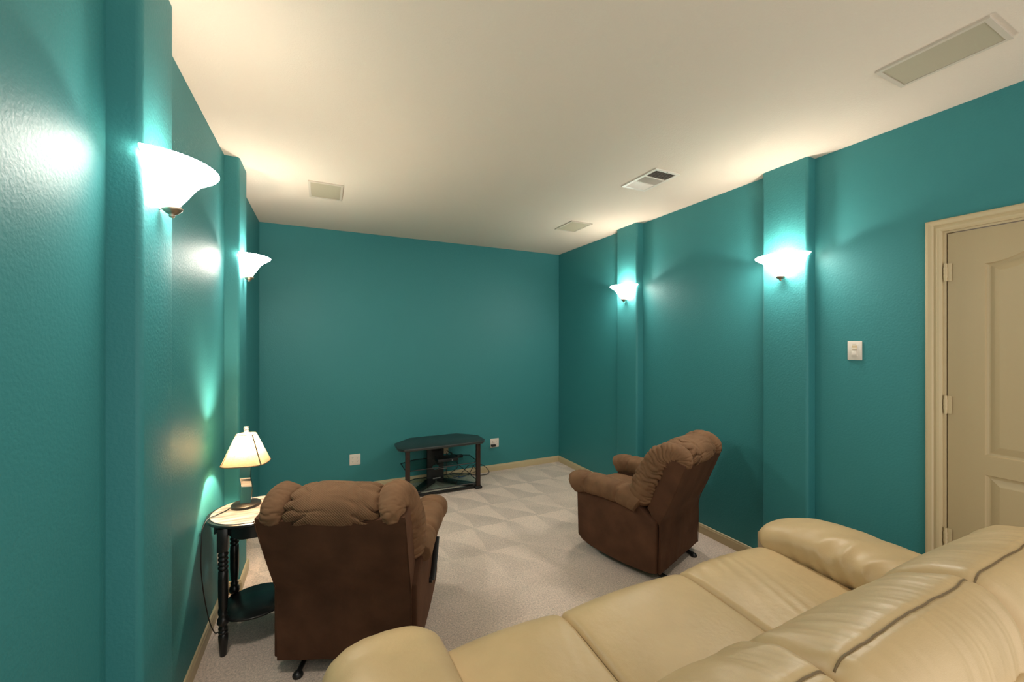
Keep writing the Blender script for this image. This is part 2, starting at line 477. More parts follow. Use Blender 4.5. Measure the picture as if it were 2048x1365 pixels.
def door():
    # slab front at x = XF, with two moulded raised panels, the upper one arched
    XF = XR + 0.008
    y0, y1, z0, z1 = DY0 + JT + 0.003, DY1 - JT - 0.004, 0.012, DZ - JT - 0.004
    root = struct(empty('door_1', (XR, y1, 0)), 'cream moulded panel door with an arched upper panel, closed')
    ox, oy = XR, y1
    w = y1 - y0
    st = 0.125
    bm = bmesh.new()
    N = 24
    def panel_outline(zb, zt, arch):
        pts = [(y0 + st, zb), (y1 - st, zb)]
        if arch:
            for i in range(N + 1):
                u = i / N
                s = abs(2 * u - 1)
                hgt = arch * (0.5 + 0.5 * math.cos(math.pi * min(1, s / 0.97)))
                pts.append((y1 - st - (w - 2 * st) * u, zt + hgt))
        else:
            pts += [(y1 - st, zt), (y0 + st, zt)]
        return pts
    panels = [panel_outline(1.033, 1.945, 0.085), panel_outline(0.23, 0.942, 0)]
    rects = [(y0, y1, 0.012, 0.23), (y0, y1, 0.942, 1.033), (y0, y0 + st, 0.23, 0.942), (y1 - st, y1, 0.23, 0.942),
             (y0, y0 + st, 1.033, z1), (y1 - st, y1, 1.033, z1)]
    def F(pts, x):
        try: bm.faces.new([bm.verts.new((x - ox, p[0] - oy, p[1])) for p in pts])
        except ValueError: pass
    for a, b, c, d in rects: F([(a, c), (b, c), (b, d), (a, d)], XF)
    arc = panels[0][2:]
    for i in range(len(arc) - 1):
        F([arc[i], arc[i + 1], (arc[i + 1][0], z1), (arc[i][0], z1)], XF)
    body = None
    # edges and back of the slab
    for q in ([(XF, y0, 0.012), (XF + 0.035, y0, 0.012), (XF + 0.035, y0, z1), (XF, y0, z1)],
              [(XF, y1, 0.012), (XF + 0.035, y1, 0.012), (XF + 0.035, y1, z1), (XF, y1, z1)],
              [(XF, y0, z1), (XF + 0.035, y0, z1), (XF + 0.035, y1, z1), (XF, y1, z1)],
              [(XF, y0, 0.012), (XF + 0.035, y0, 0.012), (XF + 0.035, y1, 0.012), (XF, y1, 0.012)],
              [(XF + 0.035, y0, 0.012), (XF + 0.035, y1, 0.012), (XF + 0.035, y1, z1), (XF + 0.035, y0, z1)]):
        bm.faces.new([bm.verts.new((p[0] - ox, p[1] - oy, p[2])) for p in q])
    bmesh.ops.remove_doubles(bm, verts=bm.verts, dist=1e-5)
    bmesh.ops.recalc_face_normals(bm, faces=bm.faces)
    me = bpy.data.meshes.new('slab'); bm.to_mesh(me); bm.free(); me.materials.append(DOORM)
    o = bpy.data.objects.new('slab', me); COL.objects.link(o); o.parent = root
    # moulded panels: step in, flat, bevel up to the raised field
    for pts in panels:
        cy = sum(p[0] for p in pts) / len(pts); cz = (min(p[1] for p in pts) + max(p[1] for p in pts)) / 2
        hy = (max(p[0] for p in pts) - min(p[0] for p in pts)) / 2; hz = (max(p[1] for p in pts) - min(p[1] for p in pts)) / 2
        rings = [(0.0, 0.0), (0.004, 0.007), (0.012, 0.010), (0.016, 0.010), (0.044, 0.002), (0.047, 0.0015)]
        V, FF = [], []
        n = len(pts)
        for ins, dep in rings:
            for (y, z) in pts:
                V.append((XF + dep - ox, cy + (y - cy) * (1 - ins / hy) - oy, cz + (z - cz) * (1 - ins / hz)))
        for k in range(len(rings) - 1):
            for i in range(n):
                FF.append((k * n + i, k * n + (i + 1) % n, (k + 1) * n + (i + 1) % n, (k + 1) * n + i))
        FF.append(tuple((len(rings) - 1) * n + i for i in range(n)))
        obj('panel', V, FF, DOORM, root)
    for z in (1.921, 1.258, 0.595):
        hg = obj('hinge', *merge([lathevf([(0, z - 0.045), (0.006, z - 0.045), (0.006, z + 0.045), (0, z + 0.045)], 10, (-0.006, 0.004)),
                                  boxvf(-0.002, 0.001, -0.016, 0.02, z - 0.044, z + 0.044)]), TRIM, root)
        for k in (-0.018, 0.0, 0.018):
            obj('knuckle', *lathevf([(0, z + k - 0.0075), (0.0075, z + k - 0.0075), (0.0075, z + k + 0.0075), (0, z + k + 0.0075)], 10, (-0.006, 0.004)), TRIM, hg)
    kn = obj('knob', *lathevf([(0, 0), (0.026, 0), (0.026, 0.006), (0.012, 0.010), (0.011, 0.035), (0.024, 0.045), (0.028, 0.058), (0.020, 0.068), (0, 0.070)], 20), NICKEL, root, True)
    kn.rotation_euler = (0, R_(-90), 0); kn.location = (XF - ox, -w + 0.07, 0.97)
    return root
door()

# ------------------------------------------------------------------ ceiling fittings
def ceiling_speaker(x0, x1, y0, y1, label):
    cx, cy = (x0 + x1) / 2, (y0 + y1) / 2
    r = tag(empty('ceiling_speaker', (cx, cy, H)), label, 'speaker', 'speakers set in the ceiling')
    hx, hy = (x1 - x0) / 2, (y1 - y0) / 2
    w = 0.016
    v, f = merge([boxvf(-hx, hx, -hy, -hy + w, -0.009, 0), boxvf(-hx, hx, hy - w, hy, -0.009, 0), boxvf(-hx, -hx + w, -hy + w, hy - w, -0.009, 0), boxvf(hx - w, hx, -hy + w, hy - w, -0.009, 0)])
    obj('frame', v, f, GRFRAME, r)
    box('grille', (-hx + w, hx - w, -hy + w, hy - w, -0.006, -0.001), GRILLE, r)
ceiling_speaker(-0.098, 0.138, 3.225, 3.570, 'rectangular ceiling speaker grille nearest the left wall sconces')
ceiling_speaker(2.150, 2.390, 3.212, 3.525, 'small ceiling speaker grille beyond the air vent, near the far right corner')
ceiling_speaker(2.155, 2.385, 0.565, 0.895, 'ceiling speaker grille closest to the door, at top right')

vent = tag(empty('air_vent', (2.125, 2.18, H)), 'white louvred air vent in the ceiling above the right wall', 'vent')
hx, hy = 0.112, 0.172
v, f = merge([boxvf(-hx, hx, -hy, -hy + .022, -.008, 0), boxvf(-hx, hx, hy - .022, hy, -.008, 0), boxvf(-hx, -hx + .022, -hy + .022, hy - .022, -.008, 0), boxvf(hx - .022, hx, -hy + .022, hy - .022, -.008, 0),
              boxvf(-hx + .022, hx - .022, -0.0525, -0.0455, -.008, 0), boxvf(-hx + .022, hx - .022, 0.0455, 0.0525, -.008, 0)])
obj('frame', v, f, WHITE, vent)
box('duct_opening', (-hx + .022, hx - .022, -hy + .022, hy - .022, -.0012, -.0004), DUCT, vent)
def slat_mesh(tilt, L, along):
    c, s = math.cos(tilt) * 0.0046, math.sin(tilt) * 0.0046
    poly = [(-c - .0004, -.0045 - s), (-c + .0004, -.0045 - s + .0006), (c + .0004, -.0045 + s + .0006), (c - .0004, -.0045 + s)]
    return prism(poly, -L / 2, L / 2, 'x' if along == 'x' else 'y')
LX = 2 * hx - .044
first = {}
def slat(kind, x, y, tilt, L, along):
    if kind not in first:
        o = obj('slat', *slat_mesh(tilt, L, along), WHITE, vent); first[kind] = o
    else:
        o = first[kind].copy(); COL.objects.link(o); o.parent = vent
    o.location = (x, y, 0)
for k in range(9): slat('near', 0, -hy + .028 + k * .0108, R_(48), LX, 'x')
for k in range(9): slat('far', 0, .058 + k * .0108, R_(-48), LX, 'x')
for k in range(15): slat('mid', -hx + .028 + k * .0121, 0, R_(-40), .091, 'y')
for y in (-hy + .011, hy - .011):
    obj('screw', *lathevf([(0, -.0095), (.004, -.0095), (.0045, -.008), (.0045, -.007)], 10, (0, y)), NICKEL, vent)

# ------------------------------------------------------------------ switch and sockets (built on +y = out of wall, then turned)
def wall_plate(name, w, h, m, loc, rz):
    """plate local frame: x across, z up, -y out of the wall"""
    r = empty(name, loc, rz)
    o = box('plate', (-w / 2, w / 2, -0.006, 0.0, -h / 2, h / 2), m, r, 0.0025, 2)
    return r
def duplex(r, cx, m):
    for s in (-1, 1):
        z = s * 0.0195
        pts = []
        for i in range(20):
            a = 2 * math.pi * i / 20
            pts.append((cx + max(-.0165, min(.0165, .0172 * math.cos(a) * 1.15)), z + max(-.0125, min(.0125, .0172 * math.sin(a)))))
        rc = obj('receptacle', *prism(pts, -0.0078, -0.005, 'y'), m, r)
        obj('slot', *merge([boxvf(cx - .0075, cx - .0055, -.0082, -.0076, z - .001, z + .0075), boxvf(cx + .0055, cx + .0075, -.0082, -.0076, z + .0005, z + .0075),
                            boxvf(cx - .002, cx + .002, -.0082, -.0076, z - .0085, z - .0045)]), SLOT, rc)
    obj('screw', *lathevf([(0, -.0005), (.0028, -.0005), (.0032, .001)], 8), m, r).location = (cx, -.0072, 0)
    r.children[-1].rotation_euler = (R_(90), 0, 0)

s = wall_plate('dimmer_switch', 0.071, 0.112, WHITE, (XR, 1.2685, 1.523), R_(-90))
tag(s, 'white slide dimmer switch on the teal wall beside the door', 'switch')
box('switch_frame', (-.0165, .0165, -.008, -.005, -.034, .034), WHITE, s, .001)
box('slider_track', (-.013, .013, -.0084, -.0078, .006, .03), ALMOND, s)
box('slider', (-.011, .011, -.013, -.008, .010, .015), WHITE, s, .001)
o = box('rocker', (-.0125, .0125, -.0145, -.008, -.030, -.006), WHITE, s, .0015)
box('label_strip', (-.010, .010, -.0083, -.0078, .036, .0385), GRILLE, s)

o1 = wall_plate('wall_outlet', 0.108, 0.114, WHITE, (0.307, YB, 0.336), 0)
tag(o1, 'white double-gang outlet on the back wall left of the television stand', 'outlet')
duplex(o1, -0.023, WHITE); duplex(o1, 0.023, WHITE)
o2 = wall_plate('wall_outlet', 0.066, 0.106, ALMOND, (1.288, YB, 0.336), 0)
tag(o2, 'almond outlet on the back wall seen under the television stand top', 'outlet')
duplex(o2, 0, ALMOND)
o3 = wall_plate('wall_outlet', 0.112, 0.108, WHITE, (1.905, YB, 0.343), 0)
tag(o3, 'white outlet with a black plug, right of the television stand', 'outlet')
duplex(o3, 0.024, WHITE)
obj('coax_port', *lathevf([(.009, 0), (.009, .004), (.005, .005), (.005, .009), (0, .009)], 12), NICKEL, o3, True).location = (-.026, -.006, .01)
o3.children[-1].rotation_euler = (R_(90), 0, 0)
pg = tag(empty('power_plug', (1.905, YB - 0.008, 0.318)), 'black power plug in the outlet right of the television stand', 'plug')
box('plug_body', (-.052, .004, -.034, 0, -.013, .013), BLACKP, pg, .004)
for x in (-.012, -.004): box('blade', (x - .0008, x + .0008, 0.0, .003, -.003, .003), SILVER, pg)

o4 = wall_plate('wall_outlet', 0.088, 0.125, WHITE, (XL, 2.868, 0.345), R_(90))
tag(o4, 'white wall plate behind the side table leg on the left wall', 'outlet')
duplex(o4, 0.018, WHITE)
cx = tag(obj('coax_connector', *lathevf([(0, 0), (.006, 0), (.006, .018), (.0042, .019), (.0042, .045), (.002, .047), (0, .047)], 12), NICKEL, None, True), 'short metal coaxial connector sticking out of the left wall plate', 'connector')
cx.location = (XL + .006, 2.835, .335); cx.rotation_euler = (0, R_(90), 0)
o5 = wall_plate('wall_outlet', 0.070, 0.114, ALMOND, (XR, 1.815, 0.158), R_(-90))
tag(o5, 'low almond wall plate half hidden behind the sofa arm', 'outlet')
duplex(o5, 0, ALMOND)

# ------------------------------------------------------------------ wall sconces
def make_sconce():
    """local frame: wall at y = 0, light sticks out to -y, z = 0 at the underside of the bowl"""
    r = empty('wall_sconce')
    outer = [(0.028, 0.0), (0.042, 0.007), (0.058, 0.020), (0.073, 0.038), (0.087, 0.060), (0.102, 0.082), (0.122, 0.102), (0.145, 0.116), (0.161, 0.126), (0.165, 0.132), (0.161, 0.135)]
    inner = [(0.154, 0.131), (0.139, 0.120), (0.117, 0.107), (0.096, 0.086), (0.081, 0.063), (0.067, 0.041), (0.052, 0.024), (0.037, 0.011), (0.0, 0.006)]
    v, f = lathevf([(0.0, 0.0)] + outer, 40, a0=math.pi, a1=2 * math.pi, sy=0.95)
    gb = obj('glass_bowl', v, f, FROST, r, True)
    v, f = lathevf([outer[-1]] + inner, 40, a0=math.pi, a1=2 * math.pi, sy=0.95)
    obj('bowl_inside', v, f, FROSTIN, gb, True)
    o = box('back_plate', (-0.02, 0.02, -0.010, 0.0, 0.004, 0.07), NICKEL, r, .003)
    v, f = lathevf([(0, -0.030), (0.006, -0.029), (0.009, -0.024), (0.007, -0.021), (0.016, -0.016), (0.026, -0.006), (0.029, 0.002), (0.024, 0.004), (0.0, 0.004)], 20, c=(0, -0.032))
    obj('finial', v, f, NICKEL, r, True)
    obj('bracket', *boxvf(-.008, .008, -.034, 0, -.006, 0.002), NICKEL, r)
    v, f = lathevf([(0, 0.012), (0.012, 0.012), (0.013, 0.025), (0.020, 0.042), (0.023, 0.056), (0.018, 0.072), (0.0, 0.080)], 16, c=(0, -0.045))
    obj('bulb', v, f, BULB, r, True)
    return r
sc0 = make_sconce()
SP = [((XL + PD, 1.650, 2.004), 90, 'lit frosted glass half-bowl sconce on the nearest pilaster of the left wall'),
      ((XL + PD, 3.152, 2.004), 90, 'lit frosted glass half-bowl sconce on the left wall above the table lamp'),
      ((XR - PD, 3.142, 2.004), -90, 'lit frosted glass half-bowl sconce on the right wall pilaster nearest the back wall'),
      ((XR - PD, 1.625, 2.004), -90, 'lit frosted glass half-bowl sconce on the right wall pilaster beside the dimmer switch')]
for i, (l, a, lb) in enumerate(SP):
    r = sc0 if i == 0 else copy_tree(sc0)
    r.location = l; r.rotation_euler = (0, 0, R_(a))
    tag(r, lb, 'sconce', 'frosted glass wall sconces')
    ld = bpy.data.lights.new('sconce_light', 'POINT'); ld.energy = SCONCE_W; ld.color = WARM; ld.shadow_soft_size = 0.018
    lo = bpy.data.objects.new('sconce_light', ld); COL.objects.link(lo); lo.parent = r; lo.location = (0, -0.070, 0.086)

# ------------------------------------------------------------------ television stand
tv = tag(empty('tv_stand', (1.14, 4.02, 0)), 'low black corner television stand with smoked glass shelves against the back wall', 'tv stand')
def hexpoly(hw, y0, y1, c=0.0):
    return [(-hw + .05, y0), (hw - .05, y0), (hw, y0 + .08), (hw, y0 + .30), (hw * .58, y1), (-hw * .58, y1), (-hw, y0 + .30), (-hw, y0 + .08)]
bevel(obj('top', *prism(hexpoly(.465, 0.0, .485), .487, .515, 'z'), TVTOP, tv), .006, 2)
bevel(obj('glass_shelf', *prism(hexpoly(.385, .065, .44), .272, .280, 'z'), GLASS, tv), .002, 1)
bevel(obj('glass_shelf', *prism(hexpoly(.385, .045, .44), .060, .068, 'z'), GLASS, tv), .002, 1)
for z in (.276, .064):
    pp = hexpoly(.387, .063 if z > .2 else .043, .442)
    obj('shelf_edge', *tubevf([(x, y, z) for x, y in pp] + [(pp[0][0], pp[0][1], z)], .0055, seg=6, spline=False, cap=False), BLACK, tv)
for sx in (-1, 1):
    x = sx * .375
    bevel(obj('post', *prism([(x - .024, .03), (x + .024, .03), (x + .02, .075), (x - .02, .075)], .028, .488, 'z'), TVPOST, tv), .006, 3)
    bevel(obj('foot', *prism([(x - .038, .018), (x + .038, .018), (x + .034, .095), (x - .034, .095)], 0, .03, 'z'), BLACKP, tv), .006, 2)
    bevel(obj('base_beam', *prism([(x - .02 * sx - .035, .05), (x - .02 * sx + .045, .05), (sx * .06 + .05, .36), (sx * .06 - .05, .40)], .018, .055, 'z'), BLACK, tv), .004, 1)
box('front_rail', (-.34, .34, .048, .072, .012, .034), BLACK, tv, .003)
bb = obj('spine_panel', *prism([(-.095, .03), (.095, .03), (.095, .487), (-.095, .487)], .40, .425, 'y'), BLACKP, tv)
bevel(bb, .004, 1)
ho = obj('cable_hole', *lathevf([(.028, 0), (.034, 0.003), (.036, 0), ], 24, sx=1.35), TVPOST, bb); ho.rotation_euler = (R_(90), 0, 0); ho.location = (0.0, .3995, .18)
hd = obj('hole_recess', *lathevf([(0, 0), (.028, 0)], 24, sx=1.35), TEAL, bb); hd.rotation_euler = (R_(90), 0, 0); hd.location = (0, .3985, .18)
box('bracket_plate', (-.05, .06, .385, .40, .36, .47), BLACK, bb, .002)
for k, (x, z, h) in enumerate([(-.026, .425, .034), (-.010, .418, .022), (.006, .42, .028), (.020, .425, .040)]):
    box('white_glint', (x - .005, x + .005, .378, .386, z - h / 2, z + h / 2), WHITE, bb, .001)  # white blocks paint the glints on the bracket
box('brand_plate', (-.04, .05, .352, .362, .068, .0745), SILVER, tv, .001)

# the black set-top box on the middle shelf with its cables
st_ = tag(empty('set_top_box', (1.225, 4.285, .2805)), 'small black set-top box on the middle glass shelf', 'electronics')
box('case', (-.115, .115, -.075, .075, .004, .036), BLACKP, st_, .004)
box('front_strip', (-.10, .0, -.0775, -.075, .024, .029), SILVER, st_)
for x in (-.09, .09):
    for y in (-.055, .055): obj('foot', *lathevf([(0, 0), (.009, 0), (.009, .005), (0, .005)], 10, (x, y)), BLACKP, st_)
obj('button', *lathevf([(0, 0), (.008, 0), (.009, -.003), (.009, -.006)], 12), SILVER, st_).location = (.045, -.076, .020)
st_.children[-1].rotation_euler = (R_(90), 0, 0)
ad = tag(box('power_adapter', (-.035, .035, -.022, .022, 0, .03), BLACKP, None, .006), 'small black power adapter on the glass shelf behind the set-top box', 'adapter'); ad.location = (1.392, 4.33, .2805)
def cable(name, pts, r, m, label):
    return tag(tube(name, pts, r, m, n=70, seg=6), label, 'cable', 'cables under the television stand')
cable('power_cable', [(1.30, YB - .012, .318), (1.33, YB - .024, .30), (1.40, 4.514, .23), (1.43, 4.514, .12), (1.33, 4.514, .05), (1.40, 4.514, .025), (1.60, 4.516, .022), (1.66, 4.516, .05), (1.58, 4.517, .12), (1.50, 4.516, .06), (1.44, 4.516, .013)], .0035, BLACKP, 'black power cable running from the almond outlet to the floor')
cable('hdmi_cable', [(1.30, 4.365, .302), (1.315, 4.40, .312), (1.335, 4.46, .312), (1.36, 4.487, .27), (1.42, 4.489, .16), (1.52, 4.487, .07), (1.60, 4.475, .012), (1.74, 4.42, .010), (1.80, 4.46, .03), (1.74, 4.488, .10), (1.64, 4.49, .13), (1.575, 4.486, .05), (1.54, 4.476, .012)], .004, BLACKP, 'black video cable looping down behind the glass shelf')
cable('signal_cable', [(1.27, 4.365, .302), (1.272, 4.40, .312), (1.276, 4.46, .312), (1.28, 4.482, .27), (1.28, 4.482, .18), (1.285, 4.482, .06), (1.33, 4.483, .010), (1.45, 4.500, .009), (1.56, 4.502, .009), (1.66, 4.498, .009)], .003, BLACKP, 'thin black cable lying along the baseboard behind the television stand')
cable('network_cable', [(1.36, 4.475, .020), (1.40, 4.472, .024), (1.44, 4.470, .010), (1.48, 4.471, .012), (1.51, 4.470, .010), (1.47, 4.462, .010), (1.42, 4.466, .010)], .003, BLUEC, 'short coil of blue network cable on the carpet')

# ------------------------------------------------------------------ side table
TX, TY = -0.330, 2.576
tb = tag(empty('side_table', (TX, TY, 0)), 'black oval side table with turned legs and a grey grained top', 'table')
v, f = lathevf([(0, .640), (.205, .640), (.217, .645), (.222, .652), (.219, .660), (.210, .662), (.206, .660), (.205, .6615), (.0, .6615)], 56, sx=1.0, sy=.945)
obj('top_rim', v, f, TABLEW, tb, True).data.set_sharp_from_angle(angle=R_(40))
v, f = lathevf([(.204, .6605), (.203, .6635), (0, .6635)], 56, sy=.945)
obj('inlay', v, f, TABLETOP, tb)
# scalloped apron
V, F = [], []
n = 96
for k in range(n):
    a = 2 * math.pi * k / n
    low = .590 + .020 * math.cos(4 * a) * -1 + .006 * math.cos(8 * a)
    for r in (.172, .186):
        V += [(r * math.cos(a), r * .945 * math.sin(a), .641), (r * math.cos(a), r * .945 * math.sin(a), low)]
for k in range(n):
    a, b = k * 4, ((k + 1) % n) * 4
    F += [(a, b, b + 1, a + 1), (a + 2, a + 3, b + 3, b + 2), (a + 1, b + 1, b + 3, a + 3)]
obj('apron', V, F, TABLEW, tb, True).data.set_sharp_from_angle(angle=R_(40))
LEG = [(0, 0), (.0135, 0), (.016, .02), (.0205, .075), (.0215, .105), (.016, .112), (.021, .118), (.021, .124), (.016, .130), (.021, .136), (.021, .142), (.015, .150),
       (.017, .155), (.024, .162), (.027, .175), (.024, .190), (.017, .198), (.020, .206), (.020, .214), (.0145, .222), (.019, .24), (.022, .30), (.0225, .38), (.021, .425),
       (.016, .430), (.0225, .437), (.0225, .445), (.017, .452), (.0225, .459), (.0225, .467), (.017, .474), (.0225, .481), (.0225, .489), (.017, .496), (.0225, .503), (.0225, .512), (.016, .520), (.018, .53), (0, .53)]
leg0 = None
for sx in (-1, 1):
    for sy in (-1, 1):
        if leg0 is None:
            lv, lf = lathevf(LEG, 18)
            leg0 = obj('leg', lv, lf, TABLEW, tb, True); leg0.data.set_sharp_from_angle(angle=R_(70)); lg = leg0
        else:
            lg = leg0.copy(); COL.objects.link(lg)
        lg.location = (sx * .122, sy * .142, 0)
        b_ = box('corner_block', (-.023, .023, -.023, .023, .525, .641), TABLEW, None, .003); b_.parent = lg
        b_.location = (0, 0, 0)
v, f = lathevf([(0, .150), (.163, .150), (.170, .155), (.170, .161), (.163, .166), (0, .166)], 48, sy=.95)
obj('lower_shelf', v, f, TABLEW, tb, True).data.set_sharp_from_angle(angle=R_(40))

# ------------------------------------------------------------------ table lamp
LX_, LY_ = -0.386, 2.645
lamp = tag(empty('table_lamp', (LX_, LY_, .6636), R_(-12)), 'lit table lamp with tapered linen shade and chrome ribbon stem on the side table', 'lamp')
obj('base', *lathevf([(0, 0), (.070, 0), (.072, .004), (.071, .013), (.067, .016), (0, .017)], 40), LBASE, lamp, True).data.set_sharp_from_angle(angle=R_(40))
prof = catmull([(0, -.004, .016), (0, .004, .06), (0, .012, .10), (0, .002, .135), (0, -.010, .16), (0, -.006, .20), (0, 0, .235)], 40)
V, F = [], []
for p in prof:
    for (dx, dy) in ((-.026, -.007), (.026, -.007), (.026, .007), (-.026, .007)): V.append((dx, p.y + dy, p.z))
for i in range(len(prof) - 1):
    for k in range(4): F.append((i * 4 + k, i * 4 + (k + 1) % 4, i * 4 + 4 + (k + 1) % 4, i * 4 + 4 + k))
F += [(0, 1, 2, 3), tuple(len(V) - 4 + k for k in range(4))]
obj('stem', V, F, CHROME, lamp, True).data.set_sharp_from_angle(angle=R_(40))
obj('socket', *lathevf([(0, .232), (.016, .232), (.016, .275), (.012, .28), (0, .28)], 16), NICKEL, lamp, True)
obj('bulb', *lathevf([(0, .278), (.011, .28), (.013, .290), (.020, .302), (.022, .312), (.016, .322), (0, .326)], 16), BULB, lamp, True)
def shade_pt(a, t):
    hx = .046 + (.112 - .046) * t; hy = .036 + (.092 - .036) * t
    e = 3.2
    c, s = math.cos(a), math.sin(a)
    return (hx * math.copysign(abs(c) ** (2 / e), c), hy * math.copysign(abs(s) ** (2 / e), s), .398 - .160 * t)
V, F = [], []
n, mrow = 64, 8
for j in range(mrow + 1):
    for k in range(n): V.append(shade_pt(2 * math.pi * k / n, j / mrow))
for j in range(mrow):
    for k in range(n): F.append((j * n + k, j * n + (k + 1) % n, (j + 1) * n + (k + 1) % n, (j + 1) * n + k))
obj('shade', V, F, SHADE, lamp, True)
for t, r in ((0, .0022), (1, .0026)):
    ring = [shade_pt(2 * math.pi * k / n, t) for k in range(n + 1)]
    obj('shade_rim', *tubevf(ring, r, seg=6, spline=False, cap=False), BROWNTRIM, lamp, True)
for a in (R_(-38), R_(38), R_(142), R_(218)):
    obj('shade_seam', *tubevf([shade_pt(a, t / 6) for t in range(7)], lambda t: (.0035, .0012), seg=6, spline=False), BROWNTRIM, lamp)
obj('harp', *merge([tubevf([(-.014, 0, .28), (-.036, 0, .31), (-.036, 0, .36), (0, 0, .397), (.036, 0, .36), (.036, 0, .31), (.014, 0, .28)], .0016, n=36, seg=6)]), NICKEL, lamp, True)
sp = []
for k in range(3):
    a = 2 * math.pi * k / 3
    sp.append(tubevf([(0, 0, .397), (.042 * math.cos(a), .031 * math.sin(a), .397)], .0012, seg=5, spline=False))
obj('shade_spider', *merge(sp), NICKEL, lamp)
fin = obj('finial', *merge([lathevf([(0, .398), (.006, .398), (.006, .404), (.012, .408), (.012, .420), (.007, .423), (.013, .427), (.013, .438), (.010, .441), (0, .441)], 8)]), CRYST, lamp)
ld = bpy.data.lights.new('lamp_light', 'POINT'); ld.energy = LAMP_W; ld.color = (1.0, .80, .58); ld.shadow_soft_size = 0.02
lo = bpy.data.objects.new('lamp_light', ld); COL.objects.link(lo); lo.parent = lamp; lo.location = (0, 0, .345)
crd = tube('lamp_cord', [(LX_ - .0755, LY_ - .015, .6667), (-.470, 2.60, .6665), (-.505, 2.545, .6690), (-.530, 2.50, .6700), (-.5425, 2.46, .640), (-.541, 2.435, .58), (-.541, 2.425, .50), (-.540, 2.44, .40), (-.538, 2.49, .26), (-.534, 2.555, .12), (-.527, 2.61, .03), (-.518, 2.63, .0045), (-.49, 2.66, .0045), (-.48, 2.74, .0045), (-.50, 2.85, .0045), (-.535, 2.88, .03), (-.538, 2.888, .2), (-.536, 2.886, .30), (-.5475, 2.886, .326)], .0026, BLACKP, n=110, seg=8)
tag(crd, 'thin black lamp cord hanging from the side table down the left wall', 'cord')

